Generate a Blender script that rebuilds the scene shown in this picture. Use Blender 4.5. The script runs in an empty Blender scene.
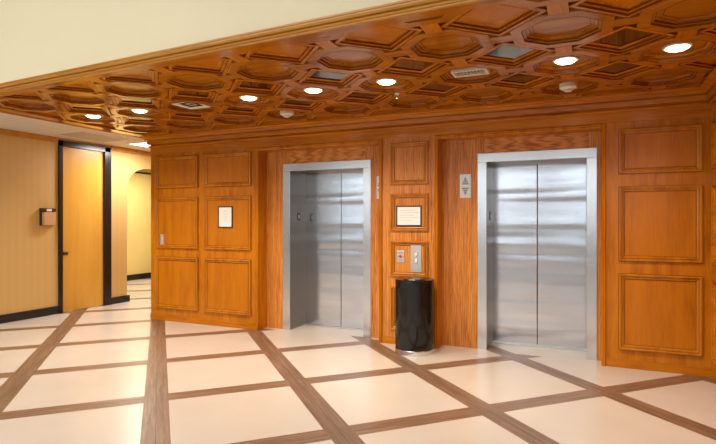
import bpy, bmesh, math, random
from mathutils import Vector, Matrix
random.seed(4)
S = bpy.context.scene
COL = S.collection
PI = math.pi

# ------------------------------------------------------------------ helpers
def tag(o, label=None, cat=None, group=None, kind=None):
    if label: o['label'] = label
    if cat: o['category'] = cat
    if group: o['group'] = group
    if kind: o['kind'] = kind
    return o

def empty(name, loc=(0, 0, 0), rz=0.0, **k):
    o = bpy.data.objects.new(name, None)
    COL.objects.link(o)
    o.location = loc
    o.rotation_euler = (0, 0, rz)
    o.empty_display_size = .1
    return tag(o, **k)

def build(name, bm, mat, parent=None, smooth=False, clip=None, bevel=0, recalc=True, **k):
    if clip:
        for co, no in clip:
            g = bm.verts[:] + bm.edges[:] + bm.faces[:]
            bmesh.ops.bisect_plane(bm, geom=g, plane_co=co, plane_no=no, clear_outer=True)
    if recalc:
        bmesh.ops.recalc_face_normals(bm, faces=bm.faces[:])
    me = bpy.data.meshes.new(name)
    bm.to_mesh(me)
    bm.free()
    if smooth:
        for p in me.polygons: p.use_smooth = True
    o = bpy.data.objects.new(name, me)
    COL.objects.link(o)
    if mat: me.materials.append(mat)
    if parent: o.parent = parent
    if bevel:
        m = o.modifiers.new('bevel', 'BEVEL')
        m.width = bevel; m.segments = 2; m.limit_method = 'ANGLE'
    return tag(o, **k)

def box(bm, x0, x1, y0, y1, z0, z1):
    v = [bm.verts.new(p) for p in ((x0, y0, z0), (x1, y0, z0), (x1, y1, z0), (x0, y1, z0),
                                   (x0, y0, z1), (x1, y0, z1), (x1, y1, z1), (x0, y1, z1))]
    for f in ((3, 2, 1, 0), (4, 5, 6, 7), (0, 1, 5, 4), (1, 2, 6, 5), (2, 3, 7, 6), (3, 0, 4, 7)):
        bm.faces.new([v[i] for i in f])
    return bm

def boxes(*bs):
    bm = bmesh.new()
    for b in bs: box(bm, *b)
    return bm

def loft(bm, loops, close=True, cap=False):
    """bridge successive vertex loops of equal length"""
    vs = [[bm.verts.new(p) for p in L] for L in loops]
    n = len(vs[0])
    for a, b in zip(vs, vs[1:]):
        for i in range(n if close else n - 1):
            j = (i + 1) % n
            bm.faces.new((a[i], a[j], b[j], b[i]))
    if cap:
        bm.faces.new(vs[-1])
        bm.faces.new(vs[0])
    return bm

def wall_rect(x0, x1, z0, z1, d, y):
    return [(x0 + d, y, z0 + d), (x1 - d, y, z0 + d), (x1 - d, y, z1 - d), (x0 + d, y, z1 - d)]

def lathe(bm, prof, seg=40, c=(0, 0), flip=False):
    loops = []
    for r, z in prof:
        loops.append([(c[0] + r * math.cos(2 * PI * i / seg), c[1] + r * math.sin(2 * PI * i / seg), z) for i in range(seg)])
    return loft(bm, loops, True, True)

def copy_tree(o, parent=None):
    c = o.copy()
    COL.objects.link(c)
    c.parent = parent
    for ch in list(o.children):
        copy_tree(ch, c)
    return c

# ------------------------------------------------------------------ materials
def newmat(name):
    m = bpy.data.materials.new(name)
    m.use_nodes = True
    nt = m.node_tree
    b = nt.nodes['Principled BSDF']
    return m, nt, b

def simple(name, col, rough=.5, metal=0., coat=0., emit=None, es=0.):
    m, nt, b = newmat(name)
    b.inputs['Base Color'].default_value = (*col, 1)
    b.inputs['Roughness'].default_value = rough
    b.inputs['Metallic'].default_value = metal
    b.inputs['Coat Weight'].default_value = coat
    if emit:
        b.inputs['Emission Color'].default_value = (*emit, 1)
        b.inputs['Emission Strength'].default_value = es
    n = nt.nodes.new('ShaderNodeTexNoise'); n.inputs['Scale'].default_value = 60
    bp = nt.nodes.new('ShaderNodeBump'); bp.inputs['Strength'].default_value = .02
    nt.links.new(n.outputs['Fac'], bp.inputs['Height'])
    nt.links.new(bp.outputs['Normal'], b.inputs['Normal'])
    return m

def ramp(nt, stops):
    r = nt.nodes.new('ShaderNodeValToRGB')
    e = r.color_ramp.elements
    while len(e) < len(stops): e.new(.5)
    for i, (p, c) in enumerate(stops):
        e[i].position = p
        e[i].color = (*c, 1)
    return r

def wood(name, light, mid, dark, axis, rough=.22, coarse=9., cathedral=0., coat=.06):
    """varnished wood; grain runs along axis 0/1/2 of object space"""
    m, nt, b = newmat(name)
    L = nt.links.new
    tc = nt.nodes.new('ShaderNodeTexCoord')
    mp = nt.nodes.new('ShaderNodeMapping')
    sc = [coarse] * 3
    sc[axis] = coarse * .09
    mp.inputs['Scale'].default_value = sc
    L(tc.outputs['Object'], mp.inputs['Vector'])
    n1 = nt.nodes.new('ShaderNodeTexNoise')
    n1.inputs['Scale'].default_value = 1.4
    n1.inputs['Detail'].default_value = 6
    n1.inputs['Roughness'].default_value = .6
    n1.inputs['Distortion'].default_value = .5
    L(mp.outputs['Vector'], n1.inputs['Vector'])
    mp2 = nt.nodes.new('ShaderNodeMapping')
    s2 = [150.] * 3; s2[axis] = 6.
    mp2.inputs['Scale'].default_value = s2
    L(tc.outputs['Object'], mp2.inputs['Vector'])
    n2 = nt.nodes.new('ShaderNodeTexNoise')
    n2.inputs['Scale'].default_value = 1.
    n2.inputs['Detail'].default_value = 3
    L(mp2.outputs['Vector'], n2.inputs['Vector'])
    n3 = nt.nodes.new('ShaderNodeTexNoise')
    n3.inputs['Scale'].default_value = 1.3
    n3.inputs['Detail'].default_value = 2
    L(tc.outputs['Object'], n3.inputs['Vector'])
    mix = nt.nodes.new('ShaderNodeMath'); mix.operation = 'MULTIPLY_ADD'
    L(n2.outputs['Fac'], mix.inputs[0]); mix.inputs[1].default_value = .30
    mm = nt.nodes.new('ShaderNodeMath'); mm.operation = 'MULTIPLY_ADD'
    L(n1.outputs['Fac'], mm.inputs[0]); mm.inputs[1].default_value = .55
    m3 = nt.nodes.new('ShaderNodeMath'); m3.operation = 'MULTIPLY'
    L(n3.outputs['Fac'], m3.inputs[0]); m3.inputs[1].default_value = .15
    L(m3.outputs[0], mm.inputs[2])
    L(mm.outputs[0], mix.inputs[2])
    val = mix.outputs[0]
    if cathedral:
        w = nt.nodes.new('ShaderNodeTexWave')
        w.wave_type = 'BANDS'; w.bands_direction = 'X'
        w.inputs['Scale'].default_value = 1.6
        w.inputs['Distortion'].default_value = 9
        w.inputs['Detail'].default_value = 3
        w.inputs['Detail Scale'].default_value = 1.4
        L(mp.outputs['Vector'], w.inputs['Vector'])
        a = nt.nodes.new('ShaderNodeMath'); a.operation = 'MULTIPLY_ADD'
        s = nt.nodes.new('ShaderNodeMath'); s.operation = 'SUBTRACT'
        L(w.outputs['Fac'], s.inputs[0]); s.inputs[1].default_value = .5
        L(s.outputs[0], a.inputs[0]); a.inputs[1].default_value = cathedral
        L(val, a.inputs[2])
        val = a.outputs[0]
    r = ramp(nt, [(.30, dark), (.48, mid), (.68, light)])
    L(val, r.inputs['Fac'])
    L(r.outputs['Color'], b.inputs['Base Color'])
    b.inputs['Roughness'].default_value = rough
    b.inputs['Coat Weight'].default_value = coat
    b.inputs['Coat Roughness'].default_value = .12
    b.inputs['Specular IOR Level'].default_value = .28
    bp = nt.nodes.new('ShaderNodeBump')
    bp.inputs['Strength'].default_value = .06
    bp.inputs['Distance'].default_value = .01
    L(n2.outputs['Fac'], bp.inputs['Height'])
    L(bp.outputs['Normal'], b.inputs['Normal'])
    return m

CH_L, CH_M, CH_D = (.64, .235, .007), (.50, .158, .003), (.25, .062, .001)
M = {}
M['wood_v'] = wood('cherry_vertical', CH_L, CH_M, CH_D, 2)
M['wood_h'] = wood('cherry_horizontal', CH_L, CH_M, CH_D, 0)
M['wood_d'] = wood('cherry_depth', CH_L, CH_M, CH_D, 1)
M['panel'] = wood('cherry_panel', (.60, .205, .003), (.51, .160, .0015), (.34, .09, .001), 2, coarse=5)
M['oak'] = wood('red_oak', (.74, .31, .070), (.60, .22, .036), (.31, .082, .009), 2, coarse=11, cathedral=.22)
M['oak_h'] = wood('red_oak_across', (.74, .31, .070), (.60, .22, .036), (.31, .082, .009), 0, coarse=11, cathedral=.22)
M['coffer'] = wood('coffer_wood', (.52, .205, .007), (.39, .128, .004), (.18, .045, .001), 0, rough=.16, coarse=7, coat=.3)
M['mould'] = wood('cherry_moulding', (.64, .25, .008), (.50, .165, .004), (.28, .07, .002), 2, rough=.16, coarse=6, coat=.4)
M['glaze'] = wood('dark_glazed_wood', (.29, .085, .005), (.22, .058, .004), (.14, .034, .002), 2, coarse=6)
M['door'] = wood('honey_door', (.74, .42, .075), (.68, .37, .058), (.60, .31, .043), 2, rough=.35, coarse=4, coat=.1)
M['cornice'] = wood('gilded_oak', (.62, .31, .06), (.52, .235, .036), (.36, .14, .018), 0, rough=.25, coarse=6)
M['black'] = simple('black_paint', (.012, .011, .010), .25)
M['blackgloss'] = simple('black_gloss', (.006, .006, .006), .10)
M['chrome'] = simple('chrome', (.75, .75, .74), .12, 1.)
M['white'] = simple('white_plastic', (.80, .77, .70), .4)
M['paper'] = simple('white_paper', (.90, .89, .90), .7)
M['ink'] = simple('grey_ink', (.60, .60, .62), .7)
M['inkmid'] = simple('mid_grey_mark', (.20, .20, .21), .5)
M['inkdark'] = simple('dark_ink', (.10, .10, .11), .6)
M['cardboard'] = simple('tan_card', (.62, .36, .17), .6)
M['frame'] = simple('dark_frame', (.035, .030, .028), .35)
M['plate'] = simple('satin_plate', (.62, .61, .58), .35, .75)
M['red'] = simple('red_plastic', (.55, .02, .02), .4)
M['dark'] = simple('dark_slot', (.01, .01, .01), .6)
M['mirror'] = simple('bronze_mirror', (.27, .23, .175), .06, 1.)
M['lamp'] = simple('lamp_lens', (1, .9, .75), .4, emit=(1., .80, .55), es=18)
M['trimring'] = simple('lamp_trim', (.85, .80, .70), .35)
M['fluoro'] = simple('light_panel', (1, 1, 1), .4, emit=(1., .95, .85), es=5)
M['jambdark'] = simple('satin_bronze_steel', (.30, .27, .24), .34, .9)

def plaster(name, col, var=.04, rough=.75, scale=2.):
    m, nt, b = newmat(name)
    L = nt.links.new
    tc = nt.nodes.new('ShaderNodeTexCoord')
    n = nt.nodes.new('ShaderNodeTexNoise'); n.inputs['Scale'].default_value = scale; n.inputs['Detail'].default_value = 4
    L(tc.outputs['Object'], n.inputs['Vector'])
    r = ramp(nt, [(.3, tuple(c * (1 - var) for c in col)), (.7, tuple(min(1, c * (1 + var)) for c in col))])
    L(n.outputs['Fac'], r.inputs['Fac']); L(r.outputs['Color'], b.inputs['Base Color'])
    b.inputs['Roughness'].default_value = rough
    n2 = nt.nodes.new('ShaderNodeTexNoise'); n2.inputs['Scale'].default_value = 90
    L(tc.outputs['Object'], n2.inputs['Vector'])
    bp = nt.nodes.new('ShaderNodeBump'); bp.inputs['Strength'].default_value = .05
    L(n2.outputs['Fac'], bp.inputs['Height']); L(bp.outputs['Normal'], b.inputs['Normal'])
    return m
M['cream'] = plaster('cream_paint', (.83, .76, .53), var=.015)
M['lobby'] = plaster('lobby_paint', (.42, .40, .37))
M['farwall'] = plaster('yellow_paint', (.78, .62, .24))

def wallpaper():
    m, nt, b = newmat('striped_wallpaper')
    L = nt.links.new
    tc = nt.nodes.new('ShaderNodeTexCoord')
    sp = nt.nodes.new('ShaderNodeSeparateXYZ'); L(tc.outputs['Object'], sp.inputs[0])
    a = nt.nodes.new('ShaderNodeMath'); a.operation = 'MULTIPLY'; a.inputs[1].default_value = 2 * PI / .11
    L(sp.outputs['Y'], a.inputs[0])
    s = nt.nodes.new('ShaderNodeMath'); s.operation = 'SINE'; L(a.outputs[0], s.inputs[0])
    s2 = nt.nodes.new('ShaderNodeMath'); s2.operation = 'MULTIPLY_ADD'; s2.inputs[1].default_value = .5; s2.inputs[2].default_value = .5
    L(s.outputs[0], s2.inputs[0])
    r = ramp(nt, [(.2, (.615, .40, .14)), (.8, (.63, .417, .15))])
    L(s2.outputs[0], r.inputs['Fac']); L(r.outputs['Color'], b.inputs['Base Color'])
    b.inputs['Roughness'].default_value = .55
    return m
M['wallpaper'] = wallpaper()

def steel(name, base, rough, wavy):
    m, nt, b = newmat(name)
    L = nt.links.new
    tc = nt.nodes.new('ShaderNodeTexCoord')
    mp = nt.nodes.new('ShaderNodeMapping'); mp.inputs['Scale'].default_value = (4, 4, 260)
    L(tc.outputs['Object'], mp.inputs['Vector'])
    n = nt.nodes.new('ShaderNodeTexNoise'); n.inputs['Scale'].default_value = 1; n.inputs['Detail'].default_value = 3
    L(mp.outputs['Vector'], n.inputs['Vector'])
    r = ramp(nt, [(.3, tuple(c * .94 for c in base)), (.7, base)])
    L(n.outputs['Fac'], r.inputs['Fac']); L(r.outputs['Color'], b.inputs['Base Color'])
    b.inputs['Metallic'].default_value = 1
    b.inputs['Roughness'].default_value = rough
    bp = nt.nodes.new('ShaderNodeBump'); bp.inputs['Strength'].default_value = .03; bp.inputs['Distance'].default_value = .002
    L(n.outputs['Fac'], bp.inputs['Height'])
    last = bp
    if wavy:
        mp2 = nt.nodes.new('ShaderNodeMapping'); mp2.inputs['Scale'].default_value = (.45, .45, 4.0)
        L(tc.outputs['Object'], mp2.inputs['Vector'])
        n2 = nt.nodes.new('ShaderNodeTexNoise'); n2.inputs['Scale'].default_value = 1.2; n2.inputs['Detail'].default_value = 1
        L(mp2.outputs['Vector'], n2.inputs['Vector'])
        b2 = nt.nodes.new('ShaderNodeBump'); b2.inputs['Strength'].default_value = 1.; b2.inputs['Distance'].default_value = wavy
        L(n2.outputs['Fac'], b2.inputs['Height']); L(bp.outputs['Normal'], b2.inputs['Normal'])
        last = b2
    L(last.outputs['Normal'], b.inputs['Normal'])
    return m
M['steel'] = steel('brushed_steel', (.72, .72, .735), .2, 0)
M['steeldoor'] = steel('brushed_steel_door', (.68, .71, .77), .17, .013)

def tilegrid():
    m, nt, b = newmat('acoustic_tile')
    L = nt.links.new
    tc = nt.nodes.new('ShaderNodeTexCoord')
    br = nt.nodes.new('ShaderNodeTexBrick')
    br.offset = 0; br.squash = 1
    br.inputs['Color1'].default_value = (.72, .68, .60, 1)
    br.inputs['Color2'].default_value = (.70, .66, .58, 1)
    br.inputs['Mortar'].default_value = (.62, .56, .47, 1)
    br.inputs['Scale'].default_value = 1
    br.inputs['Mortar Size'].default_value = .012
    br.inputs['Brick Width'].default_value = .61
    br.inputs['Row Height'].default_value = .61
    mp = nt.nodes.new('ShaderNodeMapping'); mp.inputs['Location'].default_value = (.2, .23, 0)
    L(tc.outputs['Object'], mp.inputs['Vector']); L(mp.outputs['Vector'], br.inputs['Vector'])
    L(br.outputs['Color'], b.inputs['Base Color'])
    b.inputs['Roughness'].default_value = .85
    return m
M['tiles'] = tilegrid()

# floor: pale panels divided by diagonal strips of dark wood planks
def floor_mat():
    m, nt, b = newmat('floor_tiles_and_wood')
    L = nt.links.new
    def math_(op, a, c=None, d=None):
        n = nt.nodes.new('ShaderNodeMath'); n.operation = op
        for i, v in enumerate((a, c, d)):
            if v is None: continue
            if isinstance(v, (int, float)): n.inputs[i].default_value = v
            else: L(v, n.inputs[i])
        return n.outputs[0]
    tc = nt.nodes.new('ShaderNodeTexCoord')
    sp = nt.nodes.new('ShaderNodeSeparateXYZ'); L(tc.outputs['Object'], sp.inputs[0])
    x, y = sp.outputs['X'], sp.outputs['Y']
    yy = math_('ADD', y, 5.7786)
    r2 = .70710678
    bb = math_('MULTIPLY', math_('ADD', x, yy), r2)
    aa = math_('MULTIPLY', math_('SUBTRACT', yy, x), r2)
    s = 1.1957
    def strip(c, c0, w):
        q = math_('DIVIDE', math_('SUBTRACT', c, c0), s)
        fr = math_('SUBTRACT', math_('FRACT', math_('ADD', q, 100.5)), .5)
        d = math_('MULTIPLY', math_('ABSOLUTE', fr), s)
        return math_('LESS_THAN', d, w), d
    mA, dA = strip(bb, -2.421, .095)
    mB, dB = strip(aa, 9.358, .092)
    # the elevator thresholds: the cross strips stop at the wall line there
    inside = math_('MULTIPLY', math_('GREATER_THAN', y, .12), math_('GREATER_THAN', x, -4.2))
    mB = math_('MULTIPLY', mB, math_('SUBTRACT', 1., inside))
    ins1 = math_('MULTIPLY', math_('MULTIPLY', math_('GREATER_THAN', y, .20), math_('GREATER_THAN', x, -4.2)), math_('LESS_THAN', x, -2.0))
    mA = math_('MULTIPLY', mA, math_('SUBTRACT', 1., ins1))
    # grain along each strip
    def grain(u, v):
        cb = nt.nodes.new('ShaderNodeCombineXYZ')
        L(math_('MULTIPLY', u, 2.2), cb.inputs[0]); L(math_('MULTIPLY', v, 34.), cb.inputs[1])
        n = nt.nodes.new('ShaderNodeTexNoise'); n.inputs['Scale'].default_value = 1.; n.inputs['Detail'].default_value = 6
        n.inputs['Roughness'].default_value = .65; n.inputs['Distortion'].default_value = .6
        L(cb.outputs[0], n.inputs['Vector'])
        return n.outputs['Fac']
    rA = ramp(nt, [(.28, (.115, .062, .036)), (.5, (.21, .122, .074)), (.75, (.33, .21, .135))])
    L(grain(aa, bb), rA.inputs['Fac'])
    rB = ramp(nt, [(.28, (.125, .066, .038)), (.5, (.22, .127, .075)), (.75, (.34, .21, .135))])
    L(grain(bb, aa), rB.inputs['Fac'])
    seamA = math_('LESS_THAN', dA, .0025)
    nz = nt.nodes.new('ShaderNodeTexNoise'); nz.inputs['Scale'].default_value = 1.6; nz.inputs['Detail'].default_value = 5
    L(tc.outputs['Object'], nz.inputs['Vector'])
    rC = ramp(nt, [(.3, (.615, .55, .485)), (.7, (.66, .60, .54))])
    L(nz.outputs['Fac'], rC.inputs['Fac'])
    def mix(f, a, c):
        n = nt.nodes.new('ShaderNodeMix'); n.data_type = 'RGBA'
        if isinstance(f, float): n.inputs[0].default_value = f
        else: L(f, n.inputs[0])
        L(a, n.inputs[6])
        if isinstance(c, tuple): n.inputs[7].default_value = (*c, 1)
        else: L(c, n.inputs[7])
        return n.outputs[2]
    col = mix(mB, rC.outputs['Color'], rB.outputs['Color'])
    colA = mix(seamA, rA.outputs['Color'], (.10, .055, .03))
    col = mix(mA, col, colA)
    L(col, b.inputs['Base Color'])
    mw = math_('MAXIMUM', mA, mB)
    L(math_('MULTIPLY_ADD', mw, .12, .26), b.inputs['Roughness'])
    b.inputs['Specular IOR Level'].default_value = .45
    return m
M['floor'] = floor_mat()

# ------------------------------------------------------------------ main dimensions (metres; wall front is y = 0)
ZC = 2.706                     # underside of the coffered ceiling
ZT = 2.785                     # tile ceiling of the side corridor
XL, XR = -5.96, 1.065          # wood wall ends
O1, O2 = (-4.03, -2.29), (-1.565, .13)   # the two openings
ZO = 2.407                     # opening height
YR = .188                      # recessed plane round the elevators
XW = -7.65                     # papered corridor wall
FS, FY = -.047, -2.86          # line of the ceiling's front edge: y = FY + FS*(x+.5)
def front(x): return FY + FS * (x + .5)
FN = Vector((FS, -1, 0)).normalized()     # outward normal of that line

# ------------------------------------------------------------------ floor
bm = bmesh.new(); box(bm, -11.0, 8.5, -14.5, 9.5, -.12, 0)
build('floor', bm, M['floor'], kind='structure', label='pale stone floor divided by a diagonal grid of dark wood strips')

# ------------------------------------------------------------------ wood wall
wall = build('wall_back', boxes(
    (XL, O1[0], 0, .9, 0, ZC + .06), (O1[1], O2[0], 0, .9, 0, ZC + .06), (O2[1], XR, 0, .9, 0, ZC + .06),
    (O1[0], O1[1], 0, .9, ZO, ZC + .06), (O2[0], O2[1], 0, .9, ZO, ZC + .06)),
    M['wood_v'], kind='structure', label='wood panelled wall with two elevator openings')

E1 = dict(x0=-3.654, x1=-2.58, w=.107, o0=-3.766, o1=-2.478)
E2 = dict(x0=-1.049, x1=-.009, w=.10, o0=-1.153, o1=.091)
ZD, ZF = 2.136, 2.237
for (a, b_), e in ((O1, E1), (O2, E2)):
    # oak boards round the steel frame, on the recessed plane
    build('recess_board', boxes((a, e['x0'] - .02, YR, .9, 0, ZO), (e['x1'] + .02, b_, YR, .9, 0, ZO)), M['oak'], wall)
    build('recess_board', boxes((e['x0'] - .02, e['x1'] + .02, YR, .9, ZD + .02, ZO)), M['oak_h'], wall)
# frieze rail between openings and crown, proud of the stiles by a hair
build('frieze_rail', boxes((XL - .004, XR, -.008, .0, ZO + .045, 2.60)), M['wood_h'], wall)

build('pillar_face', boxes((O1[1], O2[0], -.002, 0, .085, ZO + .045)), M['oak'], wall)
def opening_bead(a, b_):
    bm = bmesh.new()
    prof = [(0, 0.004), (0, -.014), (-.010, -.022), (-.022, -.018), (-.030, -.024), (-.040, -.016), (-.042, .0)]
    loops = []
    for d, y in prof:
        loops.append([(a + d, y, 0), (a + d, y, ZO - d), (b_ - d, y, ZO - d), (b_ - d, y, 0)])
    loft(bm, loops, close=False)
    return bm
for a, b_ in (O1, O2):
    build('opening_bead', opening_bead(a, b_), M['wood_v'], wall)

# moulded panels
MOULD = [(0, .002), (0, -.022), (.004, -.028), (.015, -.030), (.022, -.024), (.0225, -.012), (.030, -.012), (.033, -.020), (.044, -.016), (.050, -.006), (.052, .001)]
def panel(x0, x1, z0, z1, mat):
    p = build('wall_panel', boxes((x0 + .045, x1 - .045, -.003, .004, z0 + .045, z1 - .045)), mat, wall)
    bm = bmesh.new()
    loft(bm, [wall_rect(x0, x1, z0, z1, d, y) for d, y in MOULD])
    build('panel_moulding', bm, M['mould'], p)
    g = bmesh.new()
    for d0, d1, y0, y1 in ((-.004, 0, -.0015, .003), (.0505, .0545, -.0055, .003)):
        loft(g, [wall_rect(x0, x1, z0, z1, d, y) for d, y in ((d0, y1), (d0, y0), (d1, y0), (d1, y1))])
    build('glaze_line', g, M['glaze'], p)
for z0, z1 in ((1.945, 2.402), (1.068, 1.806), (.185, .938)):
    panel(-5.86, -5.06, z0, z1, M['panel'])
    panel(-4.947, -4.152, z0, z1, M['panel'])
    panel(.286, .993, z0 - .01 if z0 > 1.5 else z0, z1 - .02 if z1 > 2 else z1, M['panel'])
for z0, z1 in ((1.893, 2.39), (1.348, 1.787), (.809, 1.229), (.171, .69)):
    panel(-2.144, -1.681, z0, z1, M['oak'] if z0 > .7 else M['panel'])
# plinth line
build('plinth', boxes((XL - .003, O1[0], -.010, 0, 0, .085), (O1[1] - .0, O2[0], -.010, 0, 0, .085), (O2[1], XR, -.010, 0, 0, .085)), M['wood_h'], wall)

# side wall at the right
wr = build('wall_right', boxes((XR, XR + .2, -2.72, .9, 0, ZC + .06)), M['wood_v'], kind='structure', label='wood wall turning forward at the right end of the elevator bank')
def side_panel(y0, y1, z0, z1):
    p = build('wall_panel', boxes((XR - .004, XR + .003, y0 + .045, y1 - .045, z0 + .045, z1 - .045)), M['panel'], wr)
    bm = bmesh.new()
    loft(bm, [[(XR + yy, y0 + d, z0 + d), (XR + yy, y1 - d, z0 + d), (XR + yy, y1 - d, z1 - d), (XR + yy, y0 + d, z1 - d)] for d, yy in MOULD])
    build('panel_moulding', bm, M['wood_d'], p)
for z0, z1 in ((1.935, 2.38), (1.068, 1.806), (.185, .938)):
    for k in range(2):
        side_panel(-1.22 - 1.2 * k, -.14 - 1.2 * k, z0, z1)

# crown moulding: left return, along the wall, then along the right side wall
CR = [(.0, 2.556), (.020, 2.558), (.027, 2.568), (.026, 2.580), (.020, 2.586), (.006, 2.587), (.006, 2.598), (.036, 2.600), (.042, 2.606),
      (.046, 2.642), (.050, 2.646), (.034, 2.647), (.034, 2.656), (.062, 2.658), (.068, 2.672), (.082, 2.686), (.100, 2.692), (.114, 2.693), (.122, 2.700), (.124, ZC + .004)]
bm = bmesh.new()
loops = []
for p, z in CR:
    loops.append([(XL - p, 2.6, z), (XL - p, -p, z), (XR - p, -p, z), (XR - p, front(XR) + .12, z)])
loft(bm, loops, close=False)
build('trim_1', bm, M['wood_h'], kind='structure', label='stepped wood crown moulding along the top of the elevator wall')

# elevator block behind the wall, seen past its left end
build('wall_corridor', boxes((XL, XL + .2, .9, 9.0, 0, ZT)), M['panel'], kind='structure', label='side of the elevator block facing the corridor')

# ------------------------------------------------------------------ coffered ceiling
XE = -6.075
ceil_clip = [(Vector((-.5, FY, 0)), FN)]
ceil = build('ceiling', boxes((XE, XR + .05, -3.2, .05, ZC + .051, ZC + .11)), M['coffer'], clip=ceil_clip,
             kind='structure', label='coffered wood ceiling of octagons with bronze mirror squares')
# plain border strips level with the ribs
bd = bmesh.new()
PX0, PX1, PY0, PY1 = .604 - 8.5 * .762, .604 + .5 * .762, -2.150 - .390, -.598 + .381
box(bd, XE, PX0 - .02, -3.2, -.0, ZC, ZC + .05)
box(bd, PX1 + .02, XR + .03, -3.2, -.0, ZC, ZC + .05)
box(bd, PX0 - .02, PX1 + .02, PY1 + .02, 0, ZC, ZC + .05)

build('border_board', bd, M['coffer'], ceil, clip=ceil_clip)
# the pattern stops at a straight line short of the cornice; a plain board fills the rest
pat_clip = [(Vector((-.5, FY + .11, 0)), FN)]
bd = bmesh.new()
loft(bd, [[(x, front(x) - 0, z) for z in (ZC, ZC + .05)] + [(x, front(x) + .112, z) for z in (ZC + .05, ZC)] for x in (XE, XR + .03)], cap=True)
build('border_board', bd, M['coffer'], ceil)

G = .762
def octl(cx, cy, ap, z):
    R = ap / math.cos(PI / 8)
    return [(cx + R * math.cos(PI / 8 + i * PI / 4), cy + R * math.sin(PI / 8 + i * PI / 4), z) for i in range(8)]
RING = [(.318, .052), (.316, .008), (.309, .0), (.240, .0), (.238, .014), (.222, .014), (.219, .026), (.199, .027), (.196, .038), (.174, .040)]
DIA = [(.330, .052), (.328, .005), (.284, .003), (.281, .016), (.252, .017), (.249, .029), (.218, .030), (.203, .036)]
def dial(cx, cy, h, z):
    return [(cx + h, cy, z), (cx, cy + h, z), (cx - h, cy, z), (cx, cy - h, z)]
cols = [.604 - G * k for k in range(9)]
rows = [-2.150, -1.360, -.598]
for cx in cols:
    for cy in rows + [rows[0] - .78]:
        bm = bmesh.new()
        loft(bm, [octl(cx, cy, a, ZC + z) for a, z in RING])
        bm.verts.ensure_lookup_table()
        bm.faces.new(bm.verts[-8:])
        q = build('octagon_coffer', bm, M['coffer'], ceil, clip=pat_clip)
        if cy < -2.6: continue
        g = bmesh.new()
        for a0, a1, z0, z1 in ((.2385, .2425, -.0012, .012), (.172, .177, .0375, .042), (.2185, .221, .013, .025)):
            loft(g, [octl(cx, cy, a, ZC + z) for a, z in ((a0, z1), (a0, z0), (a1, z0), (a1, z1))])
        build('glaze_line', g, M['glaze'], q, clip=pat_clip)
# short bars joining the octagons
for k, cx in enumerate(cols):
    for r, cy in enumerate(rows):
        if k < 8:
            xm = cx - G / 2
            bm = boxes((xm - .078, xm + .078, cy - .058, cy + .058, ZC + .0015, ZC + .044))
            build('coffer_bar', bm, M['coffer'], ceil, bevel=.005)
        ym = cy - G / 2
        if r >= 1:
            bm = boxes((cx - .058, cx + .058, ym - .078, ym + .078, ZC + .0015, ZC + .044))
            build('coffer_bar', bm, M['wood_d'], ceil, bevel=.005)
fx = [.604 - G * (k + .5) for k in range(-1, 9)]
for i, x in enumerate(fx):
    for r, y in enumerate((PY0, -1.755, -.979, PY1)):
        cl = list(pat_clip)
        if i == 0: cl.append((Vector((PX1 + .02, 0, 0)), Vector((1, 0, 0))))
        if i == 9: cl.append((Vector((PX0 - .02, 0, 0)), Vector((-1, 0, 0))))
        if r == 3: cl.append((Vector((0, PY1 + .02, 0)), Vector((0, 1, 0))))
        bm = bmesh.new()
        loft(bm, [dial(x, y, h, ZC + z) for h, z in DIA])
        d = build('square_moulding', bm, M['wood_d'], ceil, clip=cl)
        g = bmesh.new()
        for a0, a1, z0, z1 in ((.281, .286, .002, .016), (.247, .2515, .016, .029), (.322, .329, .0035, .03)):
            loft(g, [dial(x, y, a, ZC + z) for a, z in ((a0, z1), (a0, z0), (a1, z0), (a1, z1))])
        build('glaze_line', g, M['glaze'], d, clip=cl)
        bm = bmesh.new()
        loft(bm, [dial(x, y, .207, ZC + .0345), dial(x, y, .207, ZC + .042)], cap=True)
        mirror = r in (1, 2) and 0 < i < 9
        build('mirror_tile' if mirror else 'square_panel', bm, M['mirror'] if mirror else M['panel'], d, clip=cl)
# ends of the front and back ribs
for cx in cols:
    for ym in (PY0, PY1):
        cl = list(pat_clip)
        bm = boxes((cx - .058, cx + .058, ym - .078, ym + .078, ZC + .0015, ZC + .044))
        build('coffer_bar', bm, M['wood_d'], ceil, clip=cl)

# front edge: cornice moulding with the cream wall above it
def slant(x, off):  # a point of the front line pushed out by off
    return (x, front(x) - off)
CF = [(-.01, ZC + .03), (-.01, ZC - .006), (.006, ZC - .008), (.014, ZC - .002), (.014, ZC + .006), (.024, ZC + .008), (.028, ZC + .018), (.020, ZC + .020),
      (.020, ZC + .026), (.038, ZC + .028), (.044, ZC + .040), (.044, ZC + .050), (.050, ZC + .053), (.050, ZC + .064), (-.01, ZC + .066)]
bm = bmesh.new()
XC0, XC1 = -9.2, 6.5
loft(bm, [[(*slant(XC0, d), z), (*slant(XC1, d), z)] for d, z in CF], close=False)
build('trim_2', bm, M['cornice'], kind='structure', label='golden wood cornice along the front edge of the coffered ceiling')
bm = bmesh.new()
loft(bm, [[(*slant(XC0, d), z) for d in (-.15, .015)] + [(*slant(XC1, d), z) for d in (.015, -.15)] for z in (ZC + .055, 5.6)], cap=True)
build('wall_upper', bm, M['cream'], kind='structure', label='cream painted wall above the cornice')
# left edge board of the coffered ceiling
build('trim_3', boxes((XE - .03, XE, front(XE) + .0, 2.6, ZC - .006, ZT + .02)), M['wood_d'], kind='structure', label='narrow wood edge of the coffered ceiling beside the tile ceiling')

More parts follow.
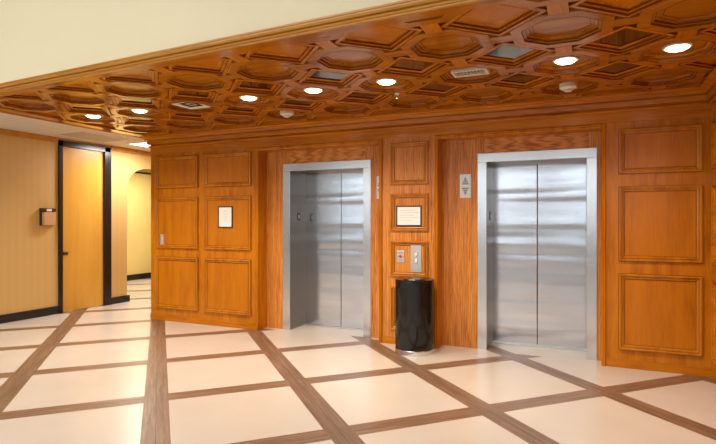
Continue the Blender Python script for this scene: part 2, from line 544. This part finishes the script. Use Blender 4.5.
# ------------------------------------------------------------------ corridor at the left
build('ceiling_corridor', boxes((-11.0, XE - .002, -2.42, 9.2, ZT, ZT + .1), (XE - .002, XL + .2, .9, 9.2, ZT, ZT + .1)), M['tiles'],
      kind='structure', label='white acoustic tile ceiling over the corridor')
# papered wall with door opening and arch
D0, D1, DZ = -.262, .690, 2.735
A0, A1 = 1.073, 2.75
out = [(-2.42, 0), (D0, 0), (D0, DZ), (D1, DZ), (D1, 0), (A0, 0), (A0, 2.06)]
for i in range(1, 13):
    t = PI / 2 * i / 12
    out.append((A0 + .50 * (1 - math.cos(t)), 2.07 + .385 * math.sin(t)))
for i in range(0, 13):
    t = PI / 2 * (1 - i / 12)
    out.append((A1 - .50 * (1 - math.cos(t)), 2.07 + .385 * math.sin(t)))
out += [(A1, 0), (9.0, 0), (9.0, ZT), (-2.42, ZT)]
bm = bmesh.new()
f = bm.faces.new([bm.verts.new((XW, y, z)) for y, z in out])
ex = bmesh.ops.extrude_face_region(bm, geom=[f])
bmesh.ops.translate(bm, verts=[v for v in ex['geom'] if isinstance(v, bmesh.types.BMVert)], vec=(-.18, 0, 0))
wl = build('wall_left', bm, M['wallpaper'], kind='structure', label='yellow striped papered wall with a door and an arch')
build('trim_4', boxes((XW, XW + .03, -2.42, -.28, 2.705, 2.783)), M['cornice'], kind='structure', label='wood crown on the papered wall left of the door')
build('trim_5', boxes((XW, XW + .03, .72, 9.0, 2.705, 2.783)), M['cornice'], kind='structure', label='wood crown on the papered wall over the arch')
build('baseboard_left', boxes((XW, XW + .022, -2.42, D0, 0, .125), (XW, XW + .022, D1, A0 + .05, 0, .118)), M['black'], bevel=.004, kind='structure', label='black baseboard of the papered wall')

door = empty('door_1', (XW, 0, 0), kind='structure', label='tall honey coloured door in a black frame')
def loc(bm):  # meshes under the door are given in world metres
    bmesh.ops.translate(bm, verts=bm.verts, vec=(-XW, 0, 0)); return bm
fr = boxes((XW - .10, XW + .035, D0, D0 + .06, 0, DZ), (XW - .10, XW + .035, D1 - .105, D1 + .02, 0, DZ), (XW - .10, XW + .035, D0, D1, DZ - .075, DZ + .01))
build('door_frame', loc(fr), M['black'], door)
build('door_leaf', loc(boxes((XW - .06, XW - .015, D0 + .062, D1 - .106, .012, DZ - .078))), M['door'], door, label='honey brown door leaf')
bm = bmesh.new()
lathe(bm, [(.012, 0), (.026, .002), (.026, .008), (.011, .012), (.011, .035), (.024, .042), (.030, .055), (.027, .068), (.012, .074)], 20)
bmesh.ops.rotate(bm, verts=bm.verts, cent=(0, 0, 0), matrix=Matrix.Rotation(PI / 2, 3, 'Y'))
bmesh.ops.translate(bm, verts=bm.verts, vec=(-.015, D0 + .115, .945))
build('door_knob', bm, M['frame'], door, smooth=True, label='dark round knob')

# room through the arch
build('wall_far', boxes((-10.45, -10.3, -2.42, 9.0, 0, ZT)), M['farwall'], kind='structure', label='plain yellow wall seen through the arch')
build('baseboard_far', boxes((-10.3, -10.27, -2.42, 9.0, 0, .14)), M['black'], kind='structure', label='black baseboard seen through the arch')
build('trim_6', boxes((-10.3, -10.27, -2.42, 9.0, 2.66, 2.70)), M['black'], kind='structure', label='dark rail at the top of the wall through the arch')
build('wall_end', boxes((-11.0, XL + .2, 9.0, 9.2, 0, ZT)), M['farwall'], kind='structure', label='yellow wall closing the corridor')
build('wall_near', boxes((-10.45, XW - .18, -2.62, -2.42, 0, ZT)), M['farwall'], kind='structure', label='yellow wall closing the room behind the arch')

# ------------------------------------------------------------------ invented lobby behind the viewer, built for the steel doors to reflect
YB = -13.5
bands = [(1.38, 1.72), (1.90, 2.14), (2.66, 3.36)]          # three invented rows of windows, set out for bright bands in the doors
wins = [(-10.2, -7.6), (-7.2, -4.6), (-4.2, -1.6), (-1.2, 1.4), (1.8, 4.4), (4.8, 7.4)]
bs = [(-11, 8.5, YB - .25, YB, a_, b2) for a_, b2 in ((0, 1.38), (1.72, 1.90), (2.14, 2.66), (3.36, 5.6))]
for z0, z1 in bands:
    px = -11
    for a, b_ in wins + [(8.5, 8.5)]:
        bs.append((px, a, YB - .25, YB, z0, z1)); px = b_
build('wall_front', boxes(*bs), M['lobby'], kind='structure', label='invented lobby wall with rows of windows for the steel doors to reflect')
n = 0
for z0, z1 in bands:
    for a, b_ in wins:
        n += 1
        build(f'added_window_{n}', boxes((a, b_, YB - .16, YB - .10, z0, z0 + .05), (a, b_, YB - .16, YB - .10, z1 - .05, z1), (a, a + .05, YB - .16, YB - .10, z0 + .05, z1 - .05), (b_ - .05, b_, YB - .16, YB - .10, z0 + .05, z1 - .05),
              ((a + b_) / 2 - .025, (a + b_) / 2 + .025, YB - .16, YB - .10, z0 + .05, z1 - .05)), M['frame'], kind='structure', label='invented lobby glazing behind the viewer for the steel doors to reflect')
build('ceiling_lobby', boxes((-11, 8.5, YB - .25, -2.2, 5.6, 5.8)), M['lobby'], kind='structure', label='invented high lobby ceiling behind the viewer')  # unseen roof and side walls added to cut down the fill light
build('wall_lobby_left', boxes((-11.2, -11, YB - .25, -2.2, 0, 5.8)), M['lobby'], kind='structure', label='invented left lobby wall beyond the frame')
build('wall_lobby_right', boxes((8.5, 8.7, YB - .25, -2.2, 0, 5.8)), M['lobby'], kind='structure', label='invented right lobby wall beyond the frame')

# ------------------------------------------------------------------ elevators
def elevator(e, label, locname):
    x0, x1, w = e['x0'], e['x1'], e['w']
    cx = (x0 + x1) / 2
    t = empty('elevator', (cx, YR, 0), label=label, cat='elevator')
    def lo(bm):
        bmesh.ops.translate(bm, verts=bm.verts, vec=(-cx, -YR, 0)); return bm
    yf = YR - .012
    build('jamb', lo(boxes((e['o0'], x0, yf, YR - .0008, 0, ZD))), M['steel'], t, bevel=.003)
    build('jamb', lo(boxes((x1, e['o1'], yf, YR - .0008, 0, ZD))), M['steel'], t, bevel=.003)
    build('header', lo(boxes((e['o0'], e['o1'], yf, YR - .0008, ZD, ZF))), M['steel'], t, bevel=.003)
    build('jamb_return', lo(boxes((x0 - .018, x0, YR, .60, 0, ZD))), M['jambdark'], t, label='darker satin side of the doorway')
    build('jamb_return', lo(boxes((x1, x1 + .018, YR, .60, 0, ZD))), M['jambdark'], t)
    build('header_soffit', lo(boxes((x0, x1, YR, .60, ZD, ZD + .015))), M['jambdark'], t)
    sp = e['split']
    for a, b_ in ((x0 - .01, sp - .003), (sp + .003, x1 + .01)):
        build('door_panel', lo(boxes((a, b_, .59, .615, .012, ZD + .012))), M['steeldoor'], t, bevel=.004)
    build('door_gap', lo(boxes((x0 - .01, x1 + .01, .617, .63, .012, ZD + .012))), M['dark'], t)
    build('sill', lo(boxes((x0, x1, .535, .63, .0, .008))), M['plate'], t)
    # floor-number plate on the left return
    p = build('floor_plate', lo(boxes((x0, x0 + .005, .375, .435, 1.475, 1.575))), M['frame'], t, label='small dark plate with a pale mark')
    build('floor_mark', lo(boxes((x0 + .005, x0 + .0065, .395, .415, 1.50, 1.55))), M['paper'], p)
    return t
E1['split'] = -3.091; E2['split'] = -.537
elevator(E1, 'left stainless steel elevator beside the two-column wood panels', 'l')
elevator(E2, 'right stainless steel elevator beside the three tall wood panels', 'r')

# ------------------------------------------------------------------ plates and notices on the wall
def notice(x0, x1, z0, z1, y, label, lines):
    t = empty('framed_notice', ((x0 + x1) / 2, y, z0), label=label, cat='notice')
    W, Hh = (x1 - x0) / 2, z1 - z0
    fw = .014
    build('frame', boxes((-W, W, -.014, 0, 0, fw), (-W, W, -.014, 0, Hh - fw, Hh), (-W, -W + fw, -.014, 0, fw, Hh - fw), (W - fw, W, -.014, 0, fw, Hh - fw)), M['frame'], t)
    p = build('paper', boxes((-W + fw, W - fw, -.008, -.001, fw, Hh - fw)), M['paper'], t, label='white printed sheet')
    bm = bmesh.new()
    for u0, u1, v0, v1 in lines:
        box(bm, (u0 * 2 - 1) * (W - fw), (u1 * 2 - 1) * (W - fw), -.0088, -.0079, fw + v0 * (Hh - 2 * fw), fw + v1 * (Hh - 2 * fw))
    build('print', bm, M['ink'], p)
notice(-4.70, -4.455, 1.372, 1.668, -.004, 'portrait framed white notice on the wood panel left of the left elevator',
       [(.38, .62, .80, .83), (.30, .70, .70, .715), (.36, .64, .60, .62), (.30, .70, .50, .52), (.34, .66, .42, .44), (.40, .60, .34, .36), (.36, .64, .24, .26)])
notice(-2.072, -1.760, 1.405, 1.645, -.004, 'landscape framed white notice on the pillar between the elevators',
       [(.10, .80, .80, .83), (.10, .92, .66, .69), (.10, .74, .52, .55), (.10, .90, .38, .41), (.10, .64, .24, .27)])

def plate(name, x0, x1, z0, z1, y, label, cat, th=.006):
    t = empty(name, ((x0 + x1) / 2, y, (z0 + z1) / 2), label=label, cat=cat)
    W, Hh = (x1 - x0) / 2, (z1 - z0) / 2
    build('plate', boxes((-W, W, -th, 0, -Hh, Hh)), M['plate'], t, bevel=.002)
    return t, W, Hh
def disc_y(r, y0, y1, cx=0, cz=0, seg=24):
    bm = bmesh.new()
    loft(bm, [[(cx + rr * math.cos(2 * PI * i / seg), y, cz + rr * math.sin(2 * PI * i / seg)) for i in range(seg)] for rr, y in ((r, y0), (r, y1 + .002), (r * .85, y1))], cap=True)
    return bm
t, W, Hh = plate('key_switch', -2.066, -1.972, .975, 1.118, -.004, 'small steel key switch plate with a red mark above the black bin', 'switch')
build('keyhole', disc_y(.017, -.005, -.013), M['red'], t, label='red round lock')
for q in ((-.03, .03, .038, .044), (-.024, .024, -.046, -.041), (-.035, -.022, -.003, .003), (.022, .035, -.003, .003)):
    build('legend_mark', boxes((q[0], q[1], -.0068, -.0055, q[2], q[3])), M['red'], t)
t, W, Hh = plate('call_plate', -1.892, -1.764, .866, 1.189, -.004, 'tall steel elevator call button plate above the black bin', 'button panel')
for zz in (.048, -.030):
    b_ = build('call_button', disc_y(.021, -.005, -.014, 0, zz), M['white'], t, label='round white button', smooth=False)
    build('button_ring', disc_y(.027, -.004, -.008, 0, zz), M['chrome'], b_)
for q in ((-.03, .03, .118, .123), (-.024, .024, .106, .110)):
    build('legend_mark', boxes((q[0], q[1], -.0068, -.0055, q[2], q[3])), M['ink'], t)

def indicator(x0, x1, z0, z1, label, arrows=True):
    t, W, Hh = plate('arrow_indicator', x0, x1, z0, z1, YR, label, 'indicator', .008)
    for s in (1, -1):
        bm = bmesh.new()
        # triangular lantern built of three bars, pointing up or down
        for q, (a, h) in enumerate(((.040, .0), (.030, .022), (.018, .044))):
            zc = s * (.026 + h)
            box(bm, -a, a, -.0095, -.0078, zc - .008, zc + .008)
        v = [bm.verts.new((x, y, s * z)) for y in (-.0095, -.0078) for x, z in ((-.013, .080), (.013, .080), (0, .108))]
        bm.faces.new(v[:3]); bm.faces.new(v[3:])
        for i in range(3): bm.faces.new((v[i], v[(i + 1) % 3], v[3 + (i + 1) % 3], v[3 + i]))
        build('arrow', bm, M['inkmid'], t, label='grey up arrow' if s == 1 else 'grey down arrow')
indicator(-1.356, -1.229, 1.733, 2.006, 'steel plate with up and down arrows beside the right elevator')
indicator(-2.400, -2.292, 1.740, 2.022, 'steel arrow plate at the right of the left elevator, half behind the pillar')
t, W, Hh = plate('lock_plate', -5.768, -5.694, 1.104, 1.272, -.004, 'small grey metal lock plate on the leftmost wood panel', 'plate')
build('slot', boxes((-.012, .012, -.0068, -.0055, -.05, .045)), M['ink'], t)

# card holder on the papered wall
t = empty('wall_box', (XW, -.47, 1.40), label='small tan box with a black top clip on the papered wall', cat='box')
build('back_plate', boxes((0, .03, -.095, .12, -.005, .262)), M['frame'], t)
build('box_body', boxes((.03, .085, -.075, .115, .0, .20)), M['cardboard'], t, bevel=.004, label='tan box front')
build('clip', boxes((.03, .075, -.09, .12, .208, .258)), M['frame'], t)
build('tag', boxes((.075, .078, -.03, .05, .214, .252)), M['white'], t, label='white tag')

# ------------------------------------------------------------------ bin
R = .216
t = empty('waste_bin', (-1.77, -.245, 0), label='glossy black round waste bin against the pillar', cat='bin')
bm = bmesh.new(); lathe(bm, [(R, .055), (R, .800)], 64)
build('body', bm, M['blackgloss'], t, bevel=.003)
bm = bmesh.new(); lathe(bm, [(R + .004, 0), (R + .004, .048), (R, .055)], 64)
build('base_band', bm, M['chrome'], t, label='bright chrome band at the foot')
bm = bmesh.new(); lathe(bm, [(R, .800), (R + .003, .803), (R + .003, .812), (R - .008, .818), (R - .075, .812), (R - .085, .800)], 64)
build('rim', bm, M['blackgloss'], t)
bm = bmesh.new(); lathe(bm, [(R - .086, .801), (R - .10, .822), (.05, .832)], 48)
build('flap', bm, M['black'], t)

# ------------------------------------------------------------------ ceiling fittings
def downlight():
    t = empty('downlight', (0, 0, 0))
    bm = bmesh.new()
    lathe(bm, [(.098, .041), (.096, .034), (.090, .031), (.080, .031), (.077, .035), (.074, .039)], 40)
    build('trim_ring', bm, M['trimring'], t, smooth=True)
    bm = bmesh.new()
    lathe(bm, [(.073, .039), (.072, .028), (.060, .020), (.025, .017)], 40)
    build('lens', bm, M['lamp'], t, smooth=True, label='glowing lens')
    return t
proto = downlight()
lit = [0, 1, 3, 4, 5, 7, 8]
names = {0: 'round downlight nearest the right wall, glowing', 1: 'glowing downlight just right of the rectangular air vent', 3: 'glowing downlight just left of the rectangular air vent',
         4: 'glowing downlight over the left elevator, between two other downlights', 5: 'glowing downlight just right of the square air diffuser',
         7: 'glowing downlight just left of the square air diffuser', 8: 'leftmost glowing downlight, by the ceiling edge over the corridor'}
for n, k in enumerate(lit):
    o = proto if n == 0 else copy_tree(proto)
    o.location = (cols[k], rows[1], ZC)
    tag(o, names[k], 'light', 'recessed downlights in the coffered ceiling')
    ld = bpy.data.lights.new('downlight_lamp', 'SPOT')
    ld.energy = 62; ld.color = (1., .83, .62); ld.spot_size = math.radians(150); ld.spot_blend = .8; ld.shadow_soft_size = .09
    lo = bpy.data.objects.new('downlight_lamp', ld); COL.objects.link(lo)
    lo.parent = o; lo.location = (0, 0, .004)

t = empty('air_register', (cols[2] + .01, rows[1] - .03, ZC), label='white rectangular louvred air vent between two downlights', cat='vent')
build('register_frame', boxes((-.15, .15, -.085, -.065, .012, .050), (-.15, .15, .065, .085, .012, .044), (-.15, -.13, -.065, .065, .012, .044), (.13, .15, -.065, .065, .012, .044)), M['white'], t, bevel=.003)
build('duct', boxes((-.13, .13, -.065, .065, .036, .044)), M['dark'], t)
for i in range(9):
    x = -.115 + i * .0288
    bm = boxes((-.002, .002, -.065, .065, -.010, .010))
    bmesh.ops.rotate(bm, verts=bm.verts, cent=(0, 0, 0), matrix=Matrix.Rotation(.2, 3, 'Y'))
    bmesh.ops.translate(bm, verts=bm.verts, vec=(x, 0, .025))
    build('louvre', bm, M['white'], t)
t = empty('air_diffuser', (cols[6], rows[1], ZC), label='white square air diffuser with a dark centre', cat='vent')
bm = bmesh.new()
def sq(h, z): return [(-h, -h, z), (h, -h, z), (h, h, z), (-h, h, z)]
loft(bm, [sq(.150, .050), sq(.150, .026), sq(.138, .022), sq(.112, .030), sq(.108, .044)])
build('diffuser_frame', bm, M['white'], t)
bm = bmesh.new(); loft(bm, [sq(.048, .042), sq(.048, .036), sq(.040, .034), sq(.030, .040)]); build('inner_cone', bm, M['plate'], t)
build('duct', boxes((-.110, .110, -.110, .110, .040, .050)), M['dark'], t)

def detector():
    t = empty('smoke_detector', (0, 0, 0))
    bm = bmesh.new(); lathe(bm, [(.078, .044), (.078, .006), (.074, .0), (.066, -.003)], 32); build('base', bm, M['white'], t, smooth=False)
    bm = bmesh.new(); lathe(bm, [(.060, -.003), (.057, -.010), (.044, -.016), (.038, -.017)], 32); build('cap', bm, M['white'], t)
    bm = bmesh.new(); lathe(bm, [(.034, -.016), (.034, -.021), (.030, -.0215)], 24); build('chamber', bm, M['dark'], t, label='dark sensing slots')
    bm = bmesh.new(); lathe(bm, [(.036, -.021), (.033, -.028), (.018, -.031)], 24); build('tip', bm, M['white'], t)
    return t
d0 = detector()
d0.location = (-.165, -.575, ZC)
tag(d0, 'white smoke detector above the right elevator', 'smoke detector', 'smoke detectors on the coffered ceiling')
d1 = copy_tree(d0); d1.location = (-3.206, -.62, ZC)
d1['label'] = 'white smoke detector above the left elevator'

def sprinkler():
    t = empty('fire_sprinkler', (0, 0, 0))
    bm = bmesh.new(); lathe(bm, [(.030, .03), (.030, .0), (.026, -.004), (.012, -.005)], 20); build('escutcheon', bm, M['chrome'], t)
    bm = boxes((-.005, .005, -.004, .004, -.045, -.004)); box(bm, -.014, -.010, -.003, .003, -.045, -.004); box(bm, .010, .014, -.003, .003, -.045, -.004); build('yoke', bm, M['chrome'], t)
    bm = bmesh.new(); lathe(bm, [(.020, -.045), (.020, -.049), (.008, -.050)], 16); build('deflector', bm, M['chrome'], t)
    return t
s0 = sprinkler(); s0.location = (-1.70, -1.02, ZC)
tag(s0, 'small chrome fire sprinkler between the elevators, behind a downlight', 'sprinkler', 'fire sprinklers on the coffered ceiling')
s1 = copy_tree(s0); s1.location = (-5.50, -1.0, ZC)
s1['label'] = 'small chrome fire sprinkler by the left edge of the coffered ceiling'

# corridor ceiling panels
def ceiling_panel(x0, x1, y0, y1, mat, label, z):
    t = empty('ceiling_light', ((x0 + x1) / 2, (y0 + y1) / 2, z), label=label, cat='light')
    W, D = (x1 - x0) / 2, (y1 - y0) / 2
    build('frame', boxes((-W, W, -D, -D + .025, -.012, 0), (-W, W, D - .025, D, -.012, 0), (-W, -W + .025, -D + .025, D - .025, -.012, 0), (W - .025, W, -D + .025, D - .025, -.012, 0)), M['white'], t)
    build('diffuser', boxes((-W + .025, W - .025, -D + .025, D - .025, -.007, 0)), mat, t)
    return t
ceiling_panel(-7.16, -6.72, .62, 1.22, M['fluoro'], 'lit white panel light in the tile ceiling past the door', ZT)
ceiling_panel(-7.36, -6.75, -.55, .37, simple('unlit_diffuser', (.45, .42, .37), .6), 'unlit grey panel light in the tile ceiling in front of the door', ZT)

# ------------------------------------------------------------------ light
def area(name, loc_, rot, sx, sy, e, col):
    ld = bpy.data.lights.new(name, 'AREA'); ld.shape = 'RECTANGLE'; ld.size = sx; ld.size_y = sy
    ld.energy = e; ld.color = col
    o = bpy.data.objects.new(name, ld); COL.objects.link(o); o.location = loc_; o.rotation_euler = rot
    return o
area('corridor_lamp', (-6.94, .92, ZT - .03), (0, 0, 0), .40, .55, 58, (1., .97, .90))
area('corridor_lamp', (-6.85, 4.5, ZT - .03), (0, 0, 0), .55, 1.1, 40, (1., .93, .78))
area('arch_room_lamp', (-9.0, 3.2, ZT - .03), (0, 0, 0), 1.1, 1.1, 95, (1., .92, .72))
area('lobby_fill', (-5.0, -8.5, 5.5), (0, 0, 0), 8, 5, 690, (1., .97, .94))  # broad fill light added behind the viewer, with no fixture of its own

w = bpy.data.worlds.new('World'); S.world = w; w.use_nodes = True
bg = w.node_tree.nodes['Background']
bg.inputs['Color'].default_value = (.86, .94, 1., 1)
bg.inputs['Strength'].default_value = 4.5

# ------------------------------------------------------------------ camera
cd = bpy.data.cameras.new('Camera')
cd.sensor_width = 36; cd.lens = 515.4 / 716 * 36; cd.shift_y = -1 / 716
cam = bpy.data.objects.new('Camera', cd); COL.objects.link(cam)
cam.location = (0, -5.7786, 1.465)
cam.rotation_euler = (PI / 2, 0, .41889)
S.camera = cam
S.view_settings.view_transform = 'Standard'
S.view_settings.look = 'None'
S.view_settings.gamma = 1
S.view_settings.use_curve_mapping = False
S.view_settings.exposure = -0.2
